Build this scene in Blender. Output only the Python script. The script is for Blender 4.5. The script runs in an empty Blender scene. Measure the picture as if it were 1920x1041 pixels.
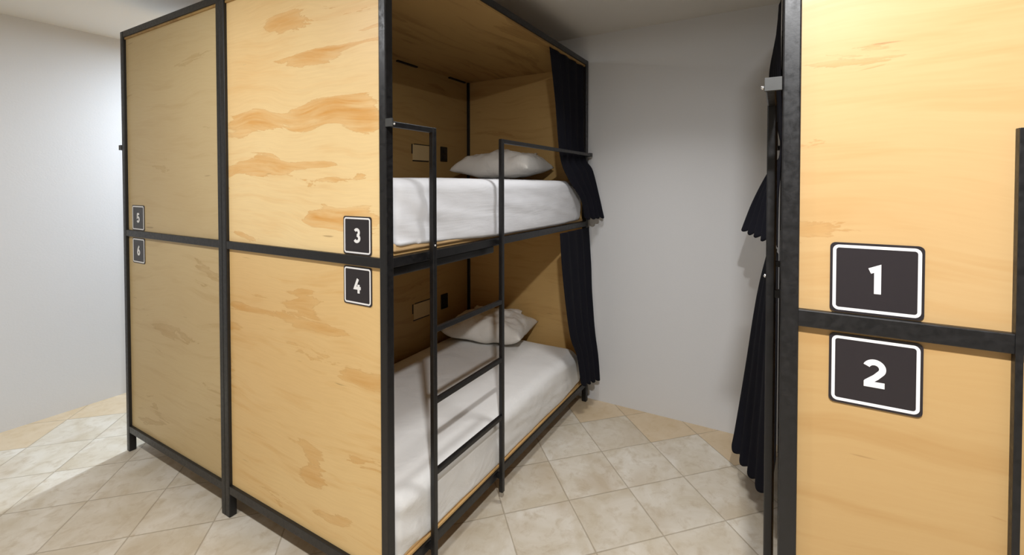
import bpy, bmesh, math, random
from mathutils import Vector, Matrix, noise

# ------------------------------------------------------------------ camera, world, lights, exposure
scene = bpy.context.scene
COL = scene.collection
F_PX, U0, V0 = 835.507, 999.514, 361.48          # focal length and principal point for a 1920 x 1041 frame
cam_data = bpy.data.cameras.new('camera')
cam = bpy.data.objects.new('camera', cam_data)
COL.objects.link(cam)
cam_data.sensor_fit = 'HORIZONTAL'
cam_data.sensor_width = 36.0
cam_data.lens = F_PX / 1920 * 36.0
cam_data.shift_x = (960 - U0) / 1920
cam_data.shift_y = (V0 - 520.5) / 1920
cam_data.clip_start = 0.02
yaw, pitch = math.radians(28.9328), math.radians(-1.0603)
fw = Vector((math.cos(yaw)*math.cos(pitch), math.sin(yaw)*math.cos(pitch), math.sin(pitch)))
rt = Vector((math.sin(yaw), -math.cos(yaw), 0))
up = rt.cross(fw)
m = Matrix((rt, up, -fw)).transposed().to_4x4()
m.translation = Vector((-1.12536, -1.21506, 1.58039))
cam.matrix_world = m
scene.camera = cam

vs = scene.view_settings
vs.view_transform = 'Standard'
vs.look = 'None'
vs.gamma = 1.0
vs.use_curve_mapping = False
vs.exposure = 0.0

world = bpy.data.worlds.new('world')
scene.world = world
world.use_nodes = True
world.node_tree.nodes['Background'].inputs[0].default_value = (0.8, 0.85, 1, 1)
world.node_tree.nodes['Background'].inputs[1].default_value = 0.0

def lamp(name, loc, watts, size, color, spread=180):
    d = bpy.data.lights.new(name, 'AREA')
    d.shape = 'DISK'
    d.size = size
    d.energy = watts
    d.color = color
    d.spread = math.radians(spread)
    o = bpy.data.objects.new(name, d)
    o.location = loc
    COL.objects.link(o)
    return o
def bulb(name, loc, watts, radius, color):
    d = bpy.data.lights.new(name, 'POINT')
    d.energy = watts
    d.shadow_soft_size = radius
    d.color = color
    o = bpy.data.objects.new(name, d)
    o.location = loc
    COL.objects.link(o)
    return o

lamp('ceiling_light_entry', (-1.08, -1.32, 2.62), 64, 0.10, (0.98, 0.985, 1.0), 180)
lamp('ceiling_light_aisle', (0.85, -0.58, 2.62), 7.5, 0.30, (0.98, 0.985, 1.0), 115)
lamp('ceiling_light_far_aisle', (1.15, 2.42, 2.62), 60, 0.08, (0.72, 0.85, 1.0))
lamp('ceiling_light_behind', (-1.10, 0.95, 2.62), 21, 0.12, (0.95, 0.97, 1.0), 180)

# ------------------------------------------------------------------ helpers
def tag(o, label=None, cat=None, group=None, kind=None):
    if label: o['label'] = label
    if cat: o['category'] = cat
    if group: o['group'] = group
    if kind: o['kind'] = kind
    return o

def link_mesh(name, bm, mat, parent=None, smooth=False, loc=None):
    bmesh.ops.recalc_face_normals(bm, faces=bm.faces)
    me = bpy.data.meshes.new(name)
    bm.to_mesh(me)
    bm.free()
    if smooth:
        for p in me.polygons: p.use_smooth = True
    if mat: me.materials.append(mat)
    o = bpy.data.objects.new(name, me)
    COL.objects.link(o)
    if parent: o.parent = parent
    if loc: o.location = loc
    return o

def add_box(bm, x0, x1, y0, y1, z0, z1, bevel=0.0, seg=2):
    vs_ = [bm.verts.new((x, y, z)) for x in (x0, x1) for y in (y0, y1) for z in (z0, z1)]
    f = [(0,1,3,2),(4,6,7,5),(0,4,5,1),(2,3,7,6),(0,2,6,4),(1,5,7,3)]
    faces = [bm.faces.new([vs_[i] for i in q]) for q in f]
    bmesh.ops.recalc_face_normals(bm, faces=faces)
    if bevel > 0:
        edges = list({e for fc in faces for e in fc.edges})
        bmesh.ops.bevel(bm, geom=edges, offset=bevel, segments=seg, profile=0.5, affect='EDGES')

def empty(name, loc):
    o = bpy.data.objects.new(name, None)
    o.empty_display_size = 0.1
    o.location = loc
    COL.objects.link(o)
    return o

# ------------------------------------------------------------------ node helpers
class NT:
    def __init__(s, name):
        s.mat = bpy.data.materials.new(name)
        s.mat.use_nodes = True
        s.t = s.mat.node_tree
        s.n, s.l = s.t.nodes, s.t.links
        s.bsdf = s.n['Principled BSDF']
    def set(s, sock, v):
        if isinstance(v, bpy.types.NodeSocket): s.l.new(v, sock)
        else: sock.default_value = v
    def math(s, op, a, b=0.0, c=0.0, clamp=False):
        k = s.n.new('ShaderNodeMath'); k.operation = op; k.use_clamp = clamp
        s.set(k.inputs[0], a); s.set(k.inputs[1], b); s.set(k.inputs[2], c)
        return k.outputs[0]
    def coords(s, kind='Object'):
        return s.n.new('ShaderNodeTexCoord').outputs[kind]
    def sep(s, v):
        k = s.n.new('ShaderNodeSeparateXYZ'); s.l.new(v, k.inputs[0]); return k.outputs
    def comb(s, x, y, z):
        k = s.n.new('ShaderNodeCombineXYZ')
        for i, v in enumerate((x, y, z)): s.set(k.inputs[i], v)
        return k.outputs[0]
    def noise(s, vec, scale, detail=2, rough=0.5, dist=0.0):
        k = s.n.new('ShaderNodeTexNoise')
        s.l.new(vec, k.inputs['Vector'])
        k.inputs['Scale'].default_value = scale; k.inputs['Detail'].default_value = detail
        k.inputs['Roughness'].default_value = rough; k.inputs['Distortion'].default_value = dist
        return k.outputs['Fac']
    def white(s, vec):
        k = s.n.new('ShaderNodeTexWhiteNoise'); k.noise_dimensions = '3D'
        s.l.new(vec, k.inputs['Vector']); return k.outputs['Value']
    def mapr(s, v, a, b, c, d, smooth=False):
        k = s.n.new('ShaderNodeMapRange')
        if smooth: k.interpolation_type = 'SMOOTHSTEP'
        s.set(k.inputs[0], v)
        for i, x in enumerate((a, b, c, d)): k.inputs[i+1].default_value = x
        return k.outputs[0]
    def mix(s, f, a, b, mode='MIX'):
        k = s.n.new('ShaderNodeMix'); k.data_type = 'RGBA'; k.blend_type = mode
        s.set(k.inputs[0], f)
        for sock, v in ((k.inputs[6], a), (k.inputs[7], b)):
            s.set(sock, v if isinstance(v, bpy.types.NodeSocket) else (*v, 1))
        return k.outputs[2]
    def bump(s, h, strength, dist=0.01):
        k = s.n.new('ShaderNodeBump'); k.inputs['Strength'].default_value = strength
        k.inputs['Distance'].default_value = dist
        s.l.new(h, k.inputs['Height']); s.l.new(k.outputs[0], s.bsdf.inputs['Normal'])
    def base(s, v): s.set(s.bsdf.inputs['Base Color'], v if isinstance(v, bpy.types.NodeSocket) else (*v, 1))
    def rough(s, v): s.set(s.bsdf.inputs['Roughness'], v)

def srgb(r, g, b):
    f = lambda c: (c/255)/12.92 if c/255 <= 0.04045 else ((c/255+0.055)/1.055)**2.4
    return (f(r), f(g), f(b))

# ------------------------------------------------------------------ materials
def plywood(name, seed, thr, ellipses=(), light=(228,193,135), dark=(204,150,78), axes=('Y','Z'), streak=1.0, rough=0.42):
    k = NT(name)
    xyz = k.sep(k.coords('Object'))
    ix = {'X':0,'Y':1,'Z':2}
    g, c = xyz[ix[axes[0]]], xyz[ix[axes[1]]]
    # warp the cross coordinate a little so that the grain flows
    wv = k.noise(k.comb(k.math('MULTIPLY', g, 1.3), k.math('MULTIPLY', c, 1.6), seed+11.3), 1.0, 2, 0.5)
    cw = k.math('ADD', c, k.math('MULTIPLY', k.math('SUBTRACT', wv, 0.5), 0.22))
    fld = k.noise(k.comb(k.math('MULTIPLY', g, 1.6), k.math('MULTIPLY', cw, 7.0), seed), 1.0, 2, 0.5, 0.3)
    rag = k.noise(k.comb(k.math('MULTIPLY', g, 3.4), k.math('MULTIPLY', cw, 20.0), seed+9.0), 1.0, 7, 0.66, 0.6)
    fld = k.math('MULTIPLY_ADD', k.math('SUBTRACT', rag, 0.5), 0.52, fld)
    for (g0, c0, rg, rc, amp) in ellipses:
        a = k.math('POWER', k.math('DIVIDE', k.math('SUBTRACT', g, g0), rg), 2.0)
        b = k.math('POWER', k.math('DIVIDE', k.math('SUBTRACT', c, c0), rc), 2.0)
        e = k.math('EXPONENT', k.math('MULTIPLY', k.math('ADD', a, b), -1.0))
        fld = k.math('MULTIPLY_ADD', e, amp, fld)
    patch = k.mapr(fld, thr-0.004, thr+0.010, 0, 1, True)
    deep = k.mapr(fld, thr, thr+0.22, 0.55, 1.0)
    rim = k.math('MULTIPLY', k.mapr(fld, thr-0.004, thr+0.006, 0, 1, True), k.mapr(fld, thr+0.006, thr+0.03, 1, 0, True))
    inner = k.noise(k.comb(k.math('MULTIPLY', g, 3.0), k.math('MULTIPLY', cw, 34.0), seed+3.1), 1.0, 4, 0.65, 0.6)
    fac = k.math('MULTIPLY', k.math('MULTIPLY', patch, deep), k.mapr(inner, 0.32, 0.66, 0.35, 1.0))
    tone = k.noise(k.comb(k.math('MULTIPLY', g, 0.9), k.math('MULTIPLY', c, 1.4), seed+7.7), 1.0, 2, 0.5)
    fine = k.noise(k.comb(k.math('MULTIPLY', g, 7.0), k.math('MULTIPLY', cw, 120.0), seed+1.7), 1.0, 2, 0.6)
    broad = k.noise(k.comb(k.math('MULTIPLY', g, 2.2), k.math('MULTIPLY', cw, 22.0), seed+5.2), 1.0, 3, 0.6, 0.3)
    col = k.mix(k.mapr(tone, 0.3, 0.7, 0.0, 0.30), srgb(*light), srgb(*dark))
    col = k.mix(k.math('MULTIPLY', k.mapr(broad, 0.52, 0.72, 0, 0.38), streak), col, srgb(*dark))
    col = k.mix(k.math('MULTIPLY', fac, 0.92), col, srgb(*dark))
    col = k.mix(k.math('MULTIPLY', rim, 0.14), col, srgb(int(dark[0]*.78), int(dark[1]*.72), int(dark[2]*.6)))
    col = k.mix(k.mapr(fine, 0.35, 0.65, 0.0, 0.07), col, srgb(170, 120, 62))
    # small dark pitch streaks
    pk = k.noise(k.comb(k.math('MULTIPLY', g, 5.0), k.math('MULTIPLY', c, 60.0), seed+21.0), 1.0, 1, 0.4)
    col = k.mix(k.mapr(pk, 0.78, 0.82, 0, 0.45), col, srgb(120, 84, 40))
    k.base(col)
    k.rough(rough)
    k.bsdf.inputs['Specular IOR Level'].default_value = 0.35
    k.bump(fine, 0.02, 0.003)
    return k.mat

def black_paint():
    k = NT('black_painted_steel')
    n = k.noise(k.coords('Object'), 60, 3, 0.6)
    k.base(k.mix(k.mapr(n, 0.35, 0.7, 0, 1), srgb(17, 17, 18), srgb(27, 26, 27)))
    k.rough(k.mapr(n, 0.3, 0.7, 0.32, 0.5))
    k.bump(n, 0.08, 0.002)
    return k.mat

def simple(name, rgb, rough=0.5, metal=0.0, nscale=40, bump=0.0, var=0.06):
    k = NT(name)
    n = k.noise(k.coords('Object'), nscale, 3, 0.6)
    c = srgb(*rgb)
    k.base(k.mix(n, tuple(x*(1-var) for x in c), tuple(min(1, x*(1+var)) for x in c)))
    k.rough(rough)
    k.bsdf.inputs['Metallic'].default_value = metal
    if bump: k.bump(n, bump, 0.004)
    return k.mat

def wall_paint(name, rgb):
    k = NT(name)
    co = k.coords('Object')
    n = k.noise(co, 1.2, 3, 0.5); f = k.noise(co, 90, 3, 0.65)
    c = srgb(*rgb)
    k.base(k.mix(n, tuple(x*0.97 for x in c), c))
    k.rough(0.62)
    k.bump(f, 0.10, 0.004)
    return k.mat

def floor_tiles(wx, wy):
    k = NT('marbled_floor_tile')
    xyz = k.sep(k.coords('Object'))
    x, y = xyz[0], xyz[1]
    S, r = 0.33, 1/math.sqrt(2)
    u = k.math('DIVIDE', k.math('SUBTRACT', k.math('MULTIPLY', k.math('SUBTRACT', x, y), r), 0.515), S)
    v = k.math('DIVIDE', k.math('SUBTRACT', k.math('MULTIPLY', k.math('ADD', x, y), r), 0.08), S)
    fu, fv = k.math('FLOOR', u), k.math('FLOOR', v)
    du = k.math('SUBTRACT', 0.5, k.math('ABSOLUTE', k.math('SUBTRACT', k.math('SUBTRACT', u, fu), 0.5)))
    dv = k.math('SUBTRACT', 0.5, k.math('ABSOLUTE', k.math('SUBTRACT', k.math('SUBTRACT', v, fv), 0.5)))
    d = k.math('MULTIPLY', k.math('MINIMUM', du, dv), S)
    wob = k.noise(k.coords('Object'), 14, 2, 0.5)
    d = k.math('ADD', d, k.math('MULTIPLY', k.math('SUBTRACT', wob, 0.5), 0.004))
    grout = k.mapr(d, 0.0014, 0.0042, 1, 0, True)
    cell = k.comb(fu, fv, 0.5)
    w1 = k.white(cell)
    w2 = k.white(k.comb(fv, fu, 4.5))
    # every tile gets its own piece of marbling
    off = k.comb(k.math('MULTIPLY_ADD', w1, 30.0, x), k.math('MULTIPLY_ADD', w2, 30.0, y), 0.0)
    m1 = k.noise(off, 4.5, 5, 0.6, 0.8)
    m2 = k.noise(off, 15.0, 4, 0.65, 0.4)
    m3 = k.noise(off, 2.2, 2, 0.5)
    c = k.mix(k.mapr(m1, 0.35, 0.66, 0, 1), srgb(206, 194, 172), srgb(228, 221, 208))
    c = k.mix(k.mapr(m2, 0.50, 0.72, 0, 0.65), c, srgb(186, 168, 140))
    c = k.mix(k.mapr(m3, 0.56, 0.76, 0, 0.6), c, srgb(178, 154, 120))
    c = k.mix(k.mapr(w2, 0.0, 1.0, 0.0, 0.35), c, srgb(192, 176, 150))
    # the cut pieces along the walls come from a warmer batch
    cu = k.math('MULTIPLY_ADD', k.math('ADD', fu, 0.5), S, 0.515)
    cv = k.math('MULTIPLY_ADD', k.math('ADD', fv, 0.5), S, 0.08)
    cx = k.math('MULTIPLY', k.math('ADD', cu, cv), r)
    cy = k.math('MULTIPLY', k.math('SUBTRACT', cv, cu), r)
    edge = k.math('MAXIMUM', k.math('GREATER_THAN', cx, wx-0.20), k.math('GREATER_THAN', cy, wy-0.20))
    c = k.mix(k.math('MULTIPLY', edge, 0.55), c, srgb(210, 180, 134))
    c = k.mix(k.math('MULTIPLY', grout, 0.6), c, srgb(150, 134, 110))
    k.base(c)
    k.rough(k.mapr(m2, 0.3, 0.7, 0.34, 0.5))
    k.bsdf.inputs['Specular IOR Level'].default_value = 0.4
    h = k.math('SUBTRACT', k.math('MULTIPLY', m2, 0.25), grout)
    k.bump(h, 0.35, 0.003)
    return k.mat

def cloth(name, rgb, wscale=1.0, strength=0.25, sheen=0.0, stretch=(1, 1, 1), rough=0.9):
    k = NT(name)
    mp = k.n.new('ShaderNodeMapping'); mp.inputs['Scale'].default_value = stretch
    k.l.new(k.coords('Object'), mp.inputs['Vector'])
    n = k.noise(mp.outputs[0], 6*wscale, 4, 0.6, 0.7)
    f = k.noise(k.coords('Object'), 260, 2, 0.5)
    c = srgb(*rgb)
    k.base(k.mix(n, tuple(x*0.95 for x in c), c))
    k.rough(rough)
    k.bsdf.inputs['Specular IOR Level'].default_value = 0.15
    k.bsdf.inputs['Sheen Weight'].default_value = sheen
    k.bump(k.math('ADD', n, k.math('MULTIPLY', f, 0.06)), strength, 0.03)
    return k.mat

BLACK = black_paint()
PANEL3 = plywood('plywood_bold_flame', 3.1, 0.63, [
    (0.66, 2.27, 0.14, 0.05, 0.30), (0.46, 2.09, 0.14, 0.025, 0.30), (0.30, 2.105, 0.3, 0.010, 0.2), (0.84, 1.885, 0.20, 0.055, 0.40),
    (0.45, 1.86, 0.22, 0.042, 0.34), (0.22, 1.90, 0.20, 0.035, 0.22), (0.12, 1.80, 0.10, 0.055, 0.30), (0.58, 1.912, 0.07, 0.012, -0.5),
    (0.75, 1.655, 0.28, 0.028, 0.28), (0.40, 1.66, 0.24, 0.018, 0.28), (0.20, 1.615, 0.16, 0.03, 0.3),
    (0.40, 1.445, 0.16, 0.05, 0.30), (0.16, 1.45, 0.16, 0.045, 0.30), (0.40, 1.75, 0.2, 0.03, -0.4),
    (0.95, 2.15, 0.2, 0.2, -0.3), (0.12, 2.15, 0.14, 0.02, 0.2), (0.75, 1.45, 0.22, 0.1, -0.3)],
    light=(250, 221, 164), dark=(224, 158, 70), streak=0.6)
PANEL4 = plywood('plywood_soft_flame', 8.4, 0.645, [(0.49, 1.13, 0.1, 0.06, 0.2), (0.85, 1.02, 0.2, 0.02, 0.2),
    (0.30, 1.0, 0.3, 0.02, 0.16), (0.45, 0.45, 0.09, 0.12, 0.2), (0.14, 1.07, 0.1, 0.03, 0.2)], light=(236, 202, 142), dark=(212, 156, 80), streak=1.0)
PANEL5 = plywood('plywood_pale_even', 15.2, 0.72, light=(208, 186, 140), dark=(180, 147, 96), streak=0.8)
PANEL6 = plywood('plywood_pale_flecked', 22.9, 0.67, [(0.67, 0.906, 0.18, 0.02, 0.3), (0.52, 0.555, 0.22, 0.03, 0.26), (0.53, 0.68, 0.2, 0.03, 0.24)],
    light=(208, 184, 136), dark=(174, 138, 84), streak=0.8)
PANEL1 = plywood('plywood_dimmed_straight', 31.6, 0.63, [(0.30, 1.80, 0.12, 0.03, 0.22), (0.32, 1.55, 0.09, 0.06, 0.22), (0.26, 1.72, 0.1, 0.03, 0.2)],
    light=(204, 173, 124), dark=(186, 140, 82), streak=0.9)  # wood colour darkened to offset the strong light on this panel
PANEL2 = plywood('plywood_dimmed_knotted', 41.8, 0.66, [(0.12, 0.98, 0.05, 0.02, 0.3), (0.2, 0.9, 0.2, 0.02, 0.2)], light=(196, 162, 110), dark=(176, 132, 76), streak=1.0)  # likewise darkened in colour to hold down the light falling here
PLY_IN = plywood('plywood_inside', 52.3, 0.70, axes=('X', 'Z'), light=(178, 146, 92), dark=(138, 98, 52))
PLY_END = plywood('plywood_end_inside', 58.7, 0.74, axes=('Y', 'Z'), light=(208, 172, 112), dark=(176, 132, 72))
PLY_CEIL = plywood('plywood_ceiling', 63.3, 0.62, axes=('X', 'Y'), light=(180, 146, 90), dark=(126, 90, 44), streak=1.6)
PLY_BASE = plywood('plywood_base', 71.0, 0.7, axes=('X', 'Y'), light=(214, 176, 118), dark=(186, 138, 78))
COVER = simple('pale_birch_ply', (196, 170, 124), 0.5, 0, 18)
SIGN_BLACK = simple('sign_black', (40, 35, 38), 0.38, 0, 80)
SIGN_WHITE = simple('sign_white', (244, 242, 240), 0.45, 0, 80, var=0.02)
SOCKET_BLACK = simple('outlet_black', (16, 16, 16), 0.35)
STEEL = simple('bare_steel', (66, 66, 64), 0.5, 0.2, 60, 0.05)
CHROME = simple('bright_bolt', (225, 225, 225), 0.2, 0.9)
SHEET = cloth('white_sheet', (222, 222, 224), 0.7, 0.16, stretch=(0.35, 1, 2.4))
SHEET_LOW = cloth('white_sheet_soft', (236, 234, 230), 1.0, 0.24, stretch=(1, 1, 1))
PILLOW = cloth('pillow_cotton', (236, 231, 222), 1.6, 0.28)
CURTAIN = cloth('black_curtain_cloth', (22, 22, 30), 3.0, 0.10, stretch=(1, 1, 0.25))
TICKING = simple('mattress_border', (214, 178, 128), 0.8)
WALL = wall_paint('wall_paint_white', (222, 222, 222))
CEIL = wall_paint('ceiling_paint', (226, 222, 214))

# ------------------------------------------------------------------ dimensions
L, W, P = 1.9, 1.083, 0.0345
ZB0, ZB1, ZM0, ZM1, ZT = 0.113, 0.1525, 1.279, 1.3151, 2.471
ZC, WX, WY = 2.663, 1.933, 3.109
XR, YR = -0.028, -1.219
XMIN, YMIN = -4.2, -3.4
FLOOR = floor_tiles(WX, WY)

# ------------------------------------------------------------------ room shell
def slab(name, mat, *b):
    bm = bmesh.new(); add_box(bm, *b)
    return tag(link_mesh(name, bm, mat), kind='structure')
slab('floor', FLOOR, XMIN, WX, YMIN, WY, -0.1, 0)
slab('ceiling', CEIL, XMIN, WX, YMIN, WY, ZC, ZC+0.1)
slab('wall_back', WALL, WX, WX+0.12, YMIN, WY, 0, ZC)
slab('wall_left', WALL, XMIN, WX, WY, WY+0.12, 0, ZC)
slab('wall_right', WALL, XMIN, WX, YMIN-0.12, YMIN, 0, ZC)
slab('wall_front', WALL, XMIN-0.12, XMIN, YMIN, WY, 0, ZC)

# ------------------------------------------------------------------ numerals (polylines drawn as thick strokes)
def arc(cx, cy, rx, ry, a0, a1, n=22):
    return [(cx+rx*math.cos(math.radians(a0+(a1-a0)*i/n)), cy+ry*math.sin(math.radians(a0+(a1-a0)*i/n))) for i in range(n+1)]
DIGITS = {   # unit height 1, strokes run along the centre line
    '1': [[(-0.17, 0.31), (0.06, 0.41), (0.06, -0.5)]],
    '2': [arc(0.0, 0.17, 0.24, 0.23, 158, -30) + [(0.05, -0.13), (-0.22, -0.36)], [(-0.30, -0.405), (0.30, -0.405)]],
    '3': [arc(-0.02, 0.205, 0.20, 0.195, 150, -85), arc(-0.02, -0.19, 0.24, 0.21, 88, -150)],
    '4': [[(0.06, 0.46), (-0.24, -0.16), (0.32, -0.16)], [(0.12, 0.08), (0.12, -0.5)]],
    '5': [[(0.24, 0.40), (-0.20, 0.40)], [(-0.13, 0.40), (-0.16, 0.03)] + arc(0.0, -0.16, 0.24, 0.24, 118, -150)],
    '6': [arc(0.0, -0.18, 0.215, 0.22, 0, 360, 32), [(0.13, 0.46), (-0.04, 0.26), (-0.16, 0.03), (-0.212, -0.15)]],
}
def stroke_faces(bm, pts, width, to3d, d0, d1):
    q = [Vector(p) for p in pts]
    out = []
    for p in q:
        if not out or (p-out[-1]).length > 1e-5: out.append(p)
    q = out
    closed = (q[0]-q[-1]).length < 1e-4
    if closed: q = q[:-1]
    n = len(q)
    rows = []
    for i in range(n):
        a = q[(i-1) % n] if (closed or i > 0) else None
        b = q[(i+1) % n] if (closed or i < n-1) else None
        t1 = (q[i]-a).normalized() if a is not None else None
        t2 = (b-q[i]).normalized() if b is not None else None
        if t1 is None: t1 = t2
        if t2 is None: t2 = t1
        nn = Vector((-(t1+t2).y, (t1+t2).x)).normalized()
        cs = max(0.45, nn.dot(Vector((-t1.y, t1.x))))
        nn = nn * (width/2/cs)
        rows.append([bm.verts.new(to3d(*(q[i]+s*nn), d)) for d in (d0, d1) for s in (1, -1)])
    rng = range(n) if closed else range(n-1)
    for i in rng:
        A, B = rows[i], rows[(i+1) % n]
        for k0, k1 in ((0, 1), (1, 3), (3, 2), (2, 0)):
            bm.faces.new((A[k0], A[k1], B[k1], B[k0]))
    if not closed:
        for R_ in (rows[0], rows[-1]): bm.faces.new((R_[0], R_[1], R_[3], R_[2]))

def rounded_rect(w, h, r, n=6):
    pts = []
    for cx, cy, a in ((w/2-r, h/2-r, 0), (-w/2+r, h/2-r, 90), (-w/2+r, -h/2+r, 180), (w/2-r, -h/2+r, 270)):
        for i in range(n+1):
            t = math.radians(a+90*i/n)
            pts.append((cx+r*math.cos(t), cy+r*math.sin(t)))
    return pts

def number_sign(parent, digit, yc, zc, xface, mirror_ok=True):
    """a plate on the outside of an end panel; the reader looks along +x, so reading direction is -y"""
    w, h, r = 0.152, 0.144, 0.010
    bm = bmesh.new()
    pts = rounded_rect(w, h, r)
    to3d = lambda a, b, d: (xface-d, yc-a, zc+b)
    lo = [bm.verts.new(to3d(*p, 0.0)) for p in pts]
    hi = [bm.verts.new(to3d(*p, 0.003)) for p in pts]
    bm.faces.new(lo); bm.faces.new(hi[::-1])
    for i in range(len(pts)):
        j = (i+1) % len(pts)
        bm.faces.new((lo[i], lo[j], hi[j], hi[i]))
    plate = link_mesh('number_sign', bm, SIGN_BLACK, parent)
    plate['label'] = 'black plate with white rounded border and number ' + digit
    bm = bmesh.new()
    ring = rounded_rect(w-0.015, h-0.015, r*0.8)
    stroke_faces(bm, ring+[ring[0]], 0.0058, to3d, 0.002, 0.0036)
    link_mesh('sign_border', bm, SIGN_WHITE, plate)
    bm = bmesh.new()
    hh = 0.056
    for q, st in enumerate(DIGITS[digit]):
        stroke_faces(bm, [(a*hh, b*hh) for a, b in st], 0.0112, to3d, 0.002+0.0002*q, 0.0036+0.0003*q)
    link_mesh('numeral', bm, SIGN_WHITE, plate)
    return plate

# ------------------------------------------------------------------ bunk beds
def bunk(ox, oy, s, label, group, mats, digits, detail=True, strip=False):
    """local frame: x along the bed, y from the open side (0) to the back (W); s = -1 mirrors y"""
    t = tag(empty('bunk_bed', (ox, oy, 0)), label, 'bunk bed', group)
    def bx(name, mat, x0, x1, y0, y1, z0, z1, bev=0.002, parent=t, label=None):
        bm = bmesh.new()
        a, b = (y0, y1) if s > 0 else (-y1, -y0)
        add_box(bm, x0, x1, a, b, z0, z1, bev)
        o = link_mesh(name, bm, mat, parent)
        if label: o['label'] = label
        return o
    e = 0.0015
    for x0 in (0, L-P):
        for y0 in (0, W-P):
            bx('post', BLACK, x0, x0+P, y0, y0+P, 0, ZT, 0.0035)
    for y0 in (0, W-P):                                    # long rails
        for nm, z0, z1 in (('bottom_rail', ZB0, ZB1), ('middle_rail', ZM0, ZM1), ('top_rail', ZT-P, ZT)):
            if y0 > 0 and nm == 'top_rail': y_a, y_b = W-0.016, W-e
            elif y0 > 0: y_a, y_b = W-0.018, W-e
            else: y_a, y_b = e, P-e
            bx(nm, BLACK, P-0.002, L-P+0.002, y_a, y_b, z0+0.0003, z1-0.0003)
    for x0 in (0, L-P):                                    # end rails
        for nm, z0, z1 in (('bottom_rail', ZB0, ZB1), ('middle_rail', ZM0, ZM1), ('top_rail', ZT-P, ZT)):
            xa, xb = (e, P-e) if x0 == 0 else (L-0.02, L-e)
            bx(nm, BLACK, xa, xb, P-0.002, W-P+0.002, z0, z1)
    # panels
    xf = 0.015
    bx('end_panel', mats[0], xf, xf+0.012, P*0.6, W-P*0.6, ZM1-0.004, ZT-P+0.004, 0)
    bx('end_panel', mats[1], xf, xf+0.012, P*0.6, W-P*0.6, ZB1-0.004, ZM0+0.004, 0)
    for z0, z1 in ((ZM1-0.004, ZT-0.006), (ZB1-0.004, ZM0+0.004)):
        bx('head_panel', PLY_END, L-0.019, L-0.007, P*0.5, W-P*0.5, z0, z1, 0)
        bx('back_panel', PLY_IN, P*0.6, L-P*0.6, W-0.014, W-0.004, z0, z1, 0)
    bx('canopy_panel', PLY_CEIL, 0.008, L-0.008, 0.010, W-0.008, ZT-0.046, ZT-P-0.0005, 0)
    for zb, zm in ((ZB1, 0), (ZM1, 0)):
        bx('base_board', PLY_BASE, 0.029, L-0.022, 0.030 if zb == ZM1 else 0.010, W-0.018, zb+0.001, zb+(0.016 if zb == ZM1 else 0.012), 0.001)
    bx('board_support', BLACK, P, 0.725, 0.030, 0.055, ZM0-0.040, ZM0-0.004, 0.006)
    # black bars added for the dark slots atop the back wall, then fittings inside
    for a, b in ((1.085, 1.275), (1.63, 1.83)):
        bx('dark_slot_bar', BLACK, a, b, W-0.032, W-0.0135, 2.4135, 2.4235, 0.001)
    for zt_ in (1.81, 0.665):
        bx('access_cover', COVER, 1.235, 1.40, W-0.0195, W-0.0135, zt_-0.055, zt_+0.055, 0.001, label='small pale plywood cover plate')
        bx('cover_gap', SOCKET_BLACK, 1.225, 1.237, W-0.016, W-0.0135, zt_-0.01, zt_+0.058, 0)
        bx('cover_gap', SOCKET_BLACK, 1.25, 1.41, W-0.016, W-0.0135, zt_+0.056, zt_+0.062, 0)
        bx('cover_gap', SOCKET_BLACK, 1.235, 1.40, W-0.016, W-0.0135, zt_-0.064, zt_-0.056, 0)
        out = bx('power_outlet', SOCKET_BLACK, 1.530, 1.606, W-0.024, W-0.0135, zt_-0.052, zt_+0.062, 0.004)
        for dz in (-0.02, 0.03):
            bx('socket', BLACK, 1.550, 1.586, W-0.027, W-0.023, zt_+dz-0.016, zt_+dz+0.016, 0.003, parent=out)
    # ladder and guard rails on the open side
    T = 0.021
    ya, yb = -0.033, -0.012
    xa, xb = 0.208, 0.7015
    bx('ladder_stile', BLACK, xa, xa+T, ya, yb, 0.055, 1.803, 0.003)
    bx('ladder_stile', BLACK, xb, xb+T, ya, yb, 0.055, 1.803, 0.003)
    for zr in (0.432, 0.718, 1.004):
        bx('rung', BLACK, xa+T-0.002, xb+0.002, ya+0.001, yb-0.001, zr-T/2, zr+T/2, 0.003)
    bx('guard_rail', BLACK, 0.004, xa+0.002, ya+0.0005, yb-0.0005, 1.803-T, 1.8025, 0.003)
    bx('guard_rail', BLACK, xb+T-0.002, L-0.034, ya+0.0005, yb-0.0005, 1.803-T, 1.8025, 0.003)
    b = bx('rail_bracket', STEEL, -0.003, 0.0035, -0.0345, -0.0005, 1.783, 1.812, 0.001, label='bare grey steel end plate')
    bm = bmesh.new()
    bmesh.ops.create_uvsphere(bm, u_segments=12, v_segments=8, radius=0.0045)
    bmesh.ops.translate(bm, verts=bm.verts, vec=(0.004, s*-0.0375, 1.792))
    link_mesh('bolt', bm, CHROME, b, True)
    bx('rail_bracket', BLACK, L-0.036, L-0.002, -0.0345, 0.0, 1.780, 1.806, 0.002)
    for x0 in (xa, xb):
        b = bx('spacer', BLACK, x0+0.002, x0+T-0.002, yb-0.001, 0.002, ZM0+0.008, ZM1-0.008, 0.001)
        b = bx('spacer', BLACK, x0+0.002, x0+T-0.002, yb-0.001, 0.002, ZB0+0.008, ZB1-0.008, 0.001)
    bm = bmesh.new()
    bmesh.ops.create_uvsphere(bm, u_segments=12, v_segments=8, radius=0.0045)
    bmesh.ops.translate(bm, verts=bm.verts, vec=(xa+0.008, s*-0.0345, 1.341))
    link_mesh('bolt', bm, CHROME, t, True)
    # number plates on the outer end
    for dg, zc in zip(digits, (1.389, 1.2005)):
        number_sign(t, dg, s*0.166, zc, xf)
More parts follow.
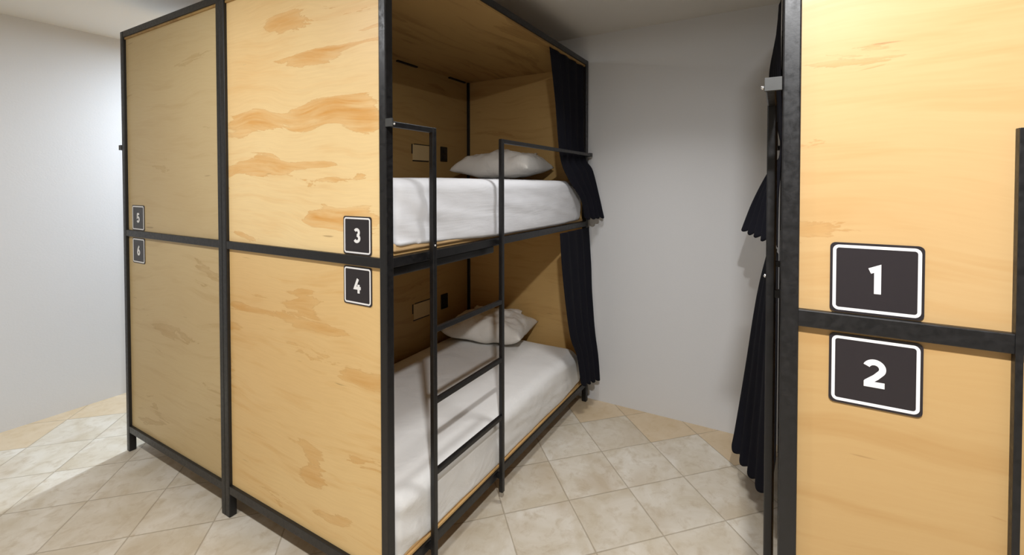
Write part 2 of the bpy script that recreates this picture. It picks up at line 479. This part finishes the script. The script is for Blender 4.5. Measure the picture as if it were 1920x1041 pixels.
    if strip:
        bx('edge_strip', BLACK, -0.001, 0.016, 0.3635, 0.3745, 0, 1.68, 0.001, label='narrow black upright strip on the plywood')
    return t

bunk(0, 0, 1, 'black steel and plywood double bunk with plates 3 and 4 and white bedding', 'plywood capsule bunks', (PANEL3, PANEL4), '34')
bunk(0, 2*W, -1, 'bunk with plates 5 and 6 backing onto the bunk numbered 3 and 4', 'plywood capsule bunks', (PANEL5, PANEL6), '56')
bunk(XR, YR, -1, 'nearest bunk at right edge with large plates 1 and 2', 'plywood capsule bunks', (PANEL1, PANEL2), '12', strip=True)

# ------------------------------------------------------------------ mattresses
def soft_box(sx, sy, sz, rad, seg, disp):
    """subdivided box with all edges rounded by r, then displaced by disp(p, n)"""
    bm = bmesh.new()
    nx, ny, nz = seg
    grid = {}
    def vert(i, j, k):
        key = (i, j, k)
        if key in grid: return grid[key]
        p = Vector((-sx/2+sx*i/nx, -sy/2+sy*j/ny, -sz/2+sz*k/nz))
        r = rad(p)
        q = Vector((max(-sx/2+r, min(sx/2-r, p.x)), max(-sy/2+r, min(sy/2-r, p.y)), max(-sz/2+r, min(sz/2-r, p.z))))
        d = p-q
        if d.length > 1e-9:
            n = d.normalized()
            p = q + n*r
        else: n = Vector((0, 0, 1))
        grid[key] = bm.verts.new(disp(p, n))
        return grid[key]
    def face(a, b, c, d): bm.faces.new([vert(*x) for x in (a, b, c, d)])
    for i in range(nx):
        for j in range(ny):
            for k in (0, nz): face((i,j,k),(i+1,j,k),(i+1,j+1,k),(i,j+1,k))
    for i in range(nx):
        for k in range(nz):
            for j in (0, ny): face((i,j,k),(i+1,j,k),(i+1,j,k+1),(i,j,k+1))
    for j in range(ny):
        for k in range(nz):
            for i in (0, nx): face((i,j,k),(i,j+1,k),(i,j+1,k+1),(i,j,k+1))
    return bm

def fbm(p, oct=3):
    return noise.fractal(p, 1.0, 2.0, oct)

def mattress(label, x0, x1, y0, y1, z0, z1, r, seed, mat, drop=0.0, bot=0.0):
    sx, sy, sz = x1-x0, y1-y0, z1-z0
    c = Vector(((x0+x1)/2, (y0+y1)/2, z0))
    def disp(p, n):
        q = p.copy()
        side = max(0.0, -n.y)
        lowb = max(0.0, min(1.0, (0.035-(p.z+sz/2))/0.03))
        lift = max(0.0, min(1.0, 1-(p.x+sx/2)/0.75))
        # long slanting tension folds on the front side, dimples on the top
        w = fbm(Vector((p.x*1.6+seed, p.z*11+p.x*1.4, seed)))*0.006*side
        w += fbm(Vector((p.x*5+seed, p.y*5, p.z*5)))*0.0035
        # corner pleats
        ex = max(0, 1-abs(p.x+sx/2)/0.4)
        w += side*ex*0.005*math.sin(p.z*50+p.x*26)
        q += n*w
        q.z += bot*lowb*lift*(1 if p.y < 0 else 0)
        if p.y < -sy/2+0.016: q.z -= drop*lowb*(1-lift)
        # the top crowns a little, the bottom edge tucks in
        top = max(0.0, n.z)
        q.z += top*0.012*(1-(2*p.x/sx)**4)*(1-(2*p.y/sy)**2)
        t_ = (p.z+sz/2)/sz
        q.y += (1-t_)**3*0.005*(1 if p.y < 0 else -1)
        q.x += (1-t_)**3*0.02*(1 if p.x < 0 else -1)*(1 if abs(p.x) > sx/2-0.12 else 0)
        q.z += sz/2
        return q
    def rad(p):
        f = min(1.0, max(0.0, (p.z+sz/2)/sz)); f = f*f*(3-2*f)
        e = min(1.0, max(0.0, (p.x-sx/2+0.35)/0.35)); e = e*e*(3-2*e)
        return (0.010+0.025*e)*(1-f)+(r+0.035*e)*f
    bm = soft_box(sx, sy, sz, rad, (110, 46, 22), disp)
    # sit the lowest point on z0
    zmin = min(v.co.z for v in bm.verts if v.co.y > 0)
    bmesh.ops.translate(bm, verts=bm.verts, vec=(0, 0, -zmin))
    o = link_mesh('mattress', bm, mat, None, True, c)
    tag(o, label, 'mattress', 'mattresses in the bunk numbered 3 and 4')
    # fabric border showing under the sheet
    bm = bmesh.new()
    add_box(bm, -sx/2+0.012, 0.1, -sy/2+0.010, sy/2-0.03, 0.0, 0.03, 0.006)
    b = link_mesh('mattress_border', bm, TICKING, o)
    b['label'] = 'tan fabric edge below the sheet'
    return o
ZU = ZM1+0.0165
ZL = ZB1+0.0125
mattress('thick white sheeted mattress on the upper bunk, level with the ladder top', 0.040, 1.815, 0.006, 1.020, ZU, 1.600, 0.050, 3.3, SHEET, drop=0.015, bot=0.020)
mattress('white sheeted mattress on the lower bunk, crossed by ladder shadows', 0.040, 1.825, 0.008, 1.020, ZL, 0.405, 0.060, 9.1, SHEET_LOW, bot=0.006)

# ------------------------------------------------------------------ pillows
def pillow(label, loc, hx, hy, h, rz, seed, tilt=(0, 0)):
    bm = bmesh.new()
    n, mrows = 40, 48
    def pt(i, j, sgn):
        u, v = -1+2*i/n, -1+2*j/mrows
        # concave outline with pulled-out corners
        x = hx*u*(1-0.09*(1-v*v)**1.0*abs(u)**3)
        y = hy*v*(1-0.07*(1-u*u)**1.0*abs(v)**3)
        prof = max(0.0, (1-abs(u)**2.6)*(1-abs(v)**2.8))**0.46
        w = fbm(Vector((u*1.5+seed, v*1.9, seed*2+sgn)))*0.22 + fbm(Vector((u*4+seed, v*5, seed)))*0.10
        # gathers running in from the front edge
        g = max(0, -u)*math.sin(v*13+seed+u*2)*0.05
        z = prof*h*(1+w+g)
        edge = (1-prof)*0.012*math.sin(v*9+seed)
        z = h*0.42 + (0.60*z if sgn > 0 else -0.42*z*(1-0.25*w)) + edge
        z += 0.10*h*(u+1)/2
        if sgn < 0: z = max(z, 0.002)
        return Vector((x, y, max(z, 0.002)))
    top, bot = {}, {}
    for i in range(n+1):
        for j in range(mrows+1):
            top[i, j] = bm.verts.new(pt(i, j, 1))
            if i in (0, n) or j in (0, mrows): bot[i, j] = top[i, j]
            else: bot[i, j] = bm.verts.new(pt(i, j, -1))
    for i in range(n):
        for j in range(mrows):
            bm.faces.new((top[i,j], top[i+1,j], top[i+1,j+1], top[i,j+1]))
            bm.faces.new((bot[i,j+1], bot[i+1,j+1], bot[i+1,j], bot[i,j]))
    o = link_mesh('pillow', bm, PILLOW, None, True, loc)
    o.rotation_euler = (tilt[0], tilt[1], rz)
    tag(o, label, 'pillow', 'pillows in the bunk numbered 3 and 4')
    # the loose hem of the pillowcase folded along the far edge
    bm = bmesh.new()
    rows = []
    for j in range(25):
        v = -0.62+1.24*j/24
        zt_ = h*(1.02+0.03*math.sin(j*0.9+seed))
        r_ = []
        for (du, dz) in ((0.50, -0.10), (0.66, -0.02), (0.80, 0.02), (0.86, 0.0), (0.80, -0.06), (0.66, -0.14)):
            r_.append(bm.verts.new((hx*(du+0.02*math.sin(j*0.6)), hy*v, zt_*(1+dz*0.8)+0.004*math.sin(j*1.3+du*7))))
        rows.append(r_)
    for a, b in zip(rows, rows[1:]):
        for q in range(6):
            bm.faces.new((a[q], a[(q+1) % 6], b[(q+1) % 6], b[q]))
    bm.faces.new(rows[0]); bm.faces.new(rows[-1])
    link_mesh('pillowcase_hem', bm, PILLOW, o, True)
    return o
pillow('plump white pillow on the upper mattress at the head end', (1.615, 0.56, 1.617), 0.20, 0.33, 0.185, math.radians(0), 1.7)
pillow('rumpled white pillow on the lower mattress, half in shadow', (1.632, 0.675, 0.419), 0.19, 0.315, 0.19, math.radians(9), 4.2)

# ------------------------------------------------------------------ curtains
def interp(keys, t):
    """keys: list of (t, x, y, z); Catmull-Rom-ish smooth interpolation"""
    for a, b in zip(keys, keys[1:]):
        if t <= b[0]:
            f = (t-a[0])/(b[0]-a[0])
            ia, ib = keys.index(a), keys.index(b)
            pa, pb = Vector(a[1:]), Vector(b[1:])
            p0 = Vector(keys[max(ia-1, 0)][1:]); p3 = Vector(keys[min(ib+1, len(keys)-1)][1:])
            f2, f3 = f*f, f*f*f
            return 0.5*((2*pa)+(pb-p0)*f+(2*p0-5*pa+4*pb-p3)*f2+(3*pa-p0-3*pb+p3)*f3)
    return Vector(keys[-1][1:])

def curtain(label, ox, oy, s, left, right, folds, amp0, amp1, seed, lift=0.0):
    bm = bmesh.new()
    nu, nv = folds*12, 60
    rows = []
    for j in range(nv+1):
        t = j/nv
        a, b = interp(left, t), interp(right, t)
        r_ = []
        for i in range(nu+1):
            u = i/nu
            p = a.lerp(b, u)
            ph = u*folds*2*math.pi + 0.6*math.sin(t*3+seed) + 1.1*fbm(Vector((u*2, t*1.5, seed)))
            amp = (amp0+(amp1-amp0)*t)*(0.75+0.5*noise.noise(Vector((u*3, t*2, seed+5))))*min(1.0, 0.25+u*5)
            d = Vector((-(b-a).y, (b-a).x, 0))
            d = d.normalized() if d.length > 1e-6 else Vector((0, 1, 0))
            p = p + d*amp*math.sin(ph) + Vector((0.35*amp*math.cos(ph*1.0+0.8), 0, 0))
            if t > 0.9: p.z += (t-0.9)*10*(0.010*math.sin(ph+0.7)+0.006*noise.noise(Vector((u*9, seed, 0))))
            p.z += lift*max(0.0, 1-u/0.14)*max(0.0, (t-0.6)/0.4)**1.5
            p.x = min(p.x, 1.915)
            r_.append(bm.verts.new((p.x, s*p.y, p.z)))
        rows.append(r_)
    for a, b in zip(rows, rows[1:]):
        for i in range(nu): bm.faces.new((a[i], a[i+1], b[i+1], b[i]))
    o = link_mesh('curtain', bm, CURTAIN, None, True, (ox, oy, 0))
    md = o.modifiers.new('thickness', 'SOLIDIFY'); md.thickness = 0.003; md.offset = 0
    return tag(o, label, 'curtain', 'black curtains on the bunks')

curtain('black curtain drawn aside at the pillow end of the upper left bunk', 0, 0, 1,
    [(0, 1.31, .016, 2.419), (.25, 1.38, .014, 2.12), (.58, 1.44, .010, 1.77), (.72, 1.52, -.012, 1.62), (.86, 1.655, -.045, 1.48), (1, 1.70, -.055, 1.345)],
    [(0, 1.855, .016, 2.419), (.3, 1.855, .014, 2.1), (.57, 1.85, .010, 1.79), (.68, 1.86, -.045, 1.68), (.85, 1.88, -.085, 1.5), (1, 1.895, -.115, 1.35)],
    4, 0.006, 0.014, 2.0)
curtain('black curtain bunched at the pillow end of the lower left bunk', 0, 0, 1,
    [(0, 1.40, -.012, 1.272), (.25, 1.42, -.022, 1.0), (.6, 1.48, -.045, 0.62), (.78, 1.56, -.062, 0.45), (1, 1.60, -.075, 0.245)],
    [(0, 1.875, -.012, 1.272), (.25, 1.872, -.03, 1.0), (.6, 1.865, -.06, 0.62), (.85, 1.88, -.085, 0.36), (1, 1.885, -.095, 0.185)],
    4, 0.006, 0.014, 5.0)
curtain('black curtain hanging from the upper right bunk, ragged hem flaring into the aisle', XR, YR, -1,
    [(0, 1.20, -.006, 2.419), (.2, 1.20, -.006, 2.2), (.55, 1.18, .004, 1.8), (.8, 1.12, -.006, 1.52), (1, 1.04, -.008, 1.325)],
    [(0, 1.85, -.022, 2.419), (.2, 1.85, -.058, 2.2), (.42, 1.85, -.022, 1.95), (.55, 1.84, .006, 1.81), (.62, 1.82, .004, 1.745), (.72, 1.72, -.060, 1.64), (.85, 1.58, -.125, 1.49), (1, 1.46, -.170, 1.345)],
    5, 0.005, 0.011, 8.0, -0.012)
curtain('black curtain hanging from the lower right bunk down to the floor tiles', XR, YR, -1,
    [(0, 1.10, -.006, 1.272), (.3, 1.10, -.007, 0.95), (.7, 1.09, -.008, 0.5), (1, 1.08, -.009, 0.150)],
    [(0, 1.85, -.040, 1.272), (.3, 1.75, -.110, 0.95), (.7, 1.60, -.170, 0.5), (1, 1.44, -.212, 0.205)],
    5, 0.005, 0.012, 11.0, 0.24)
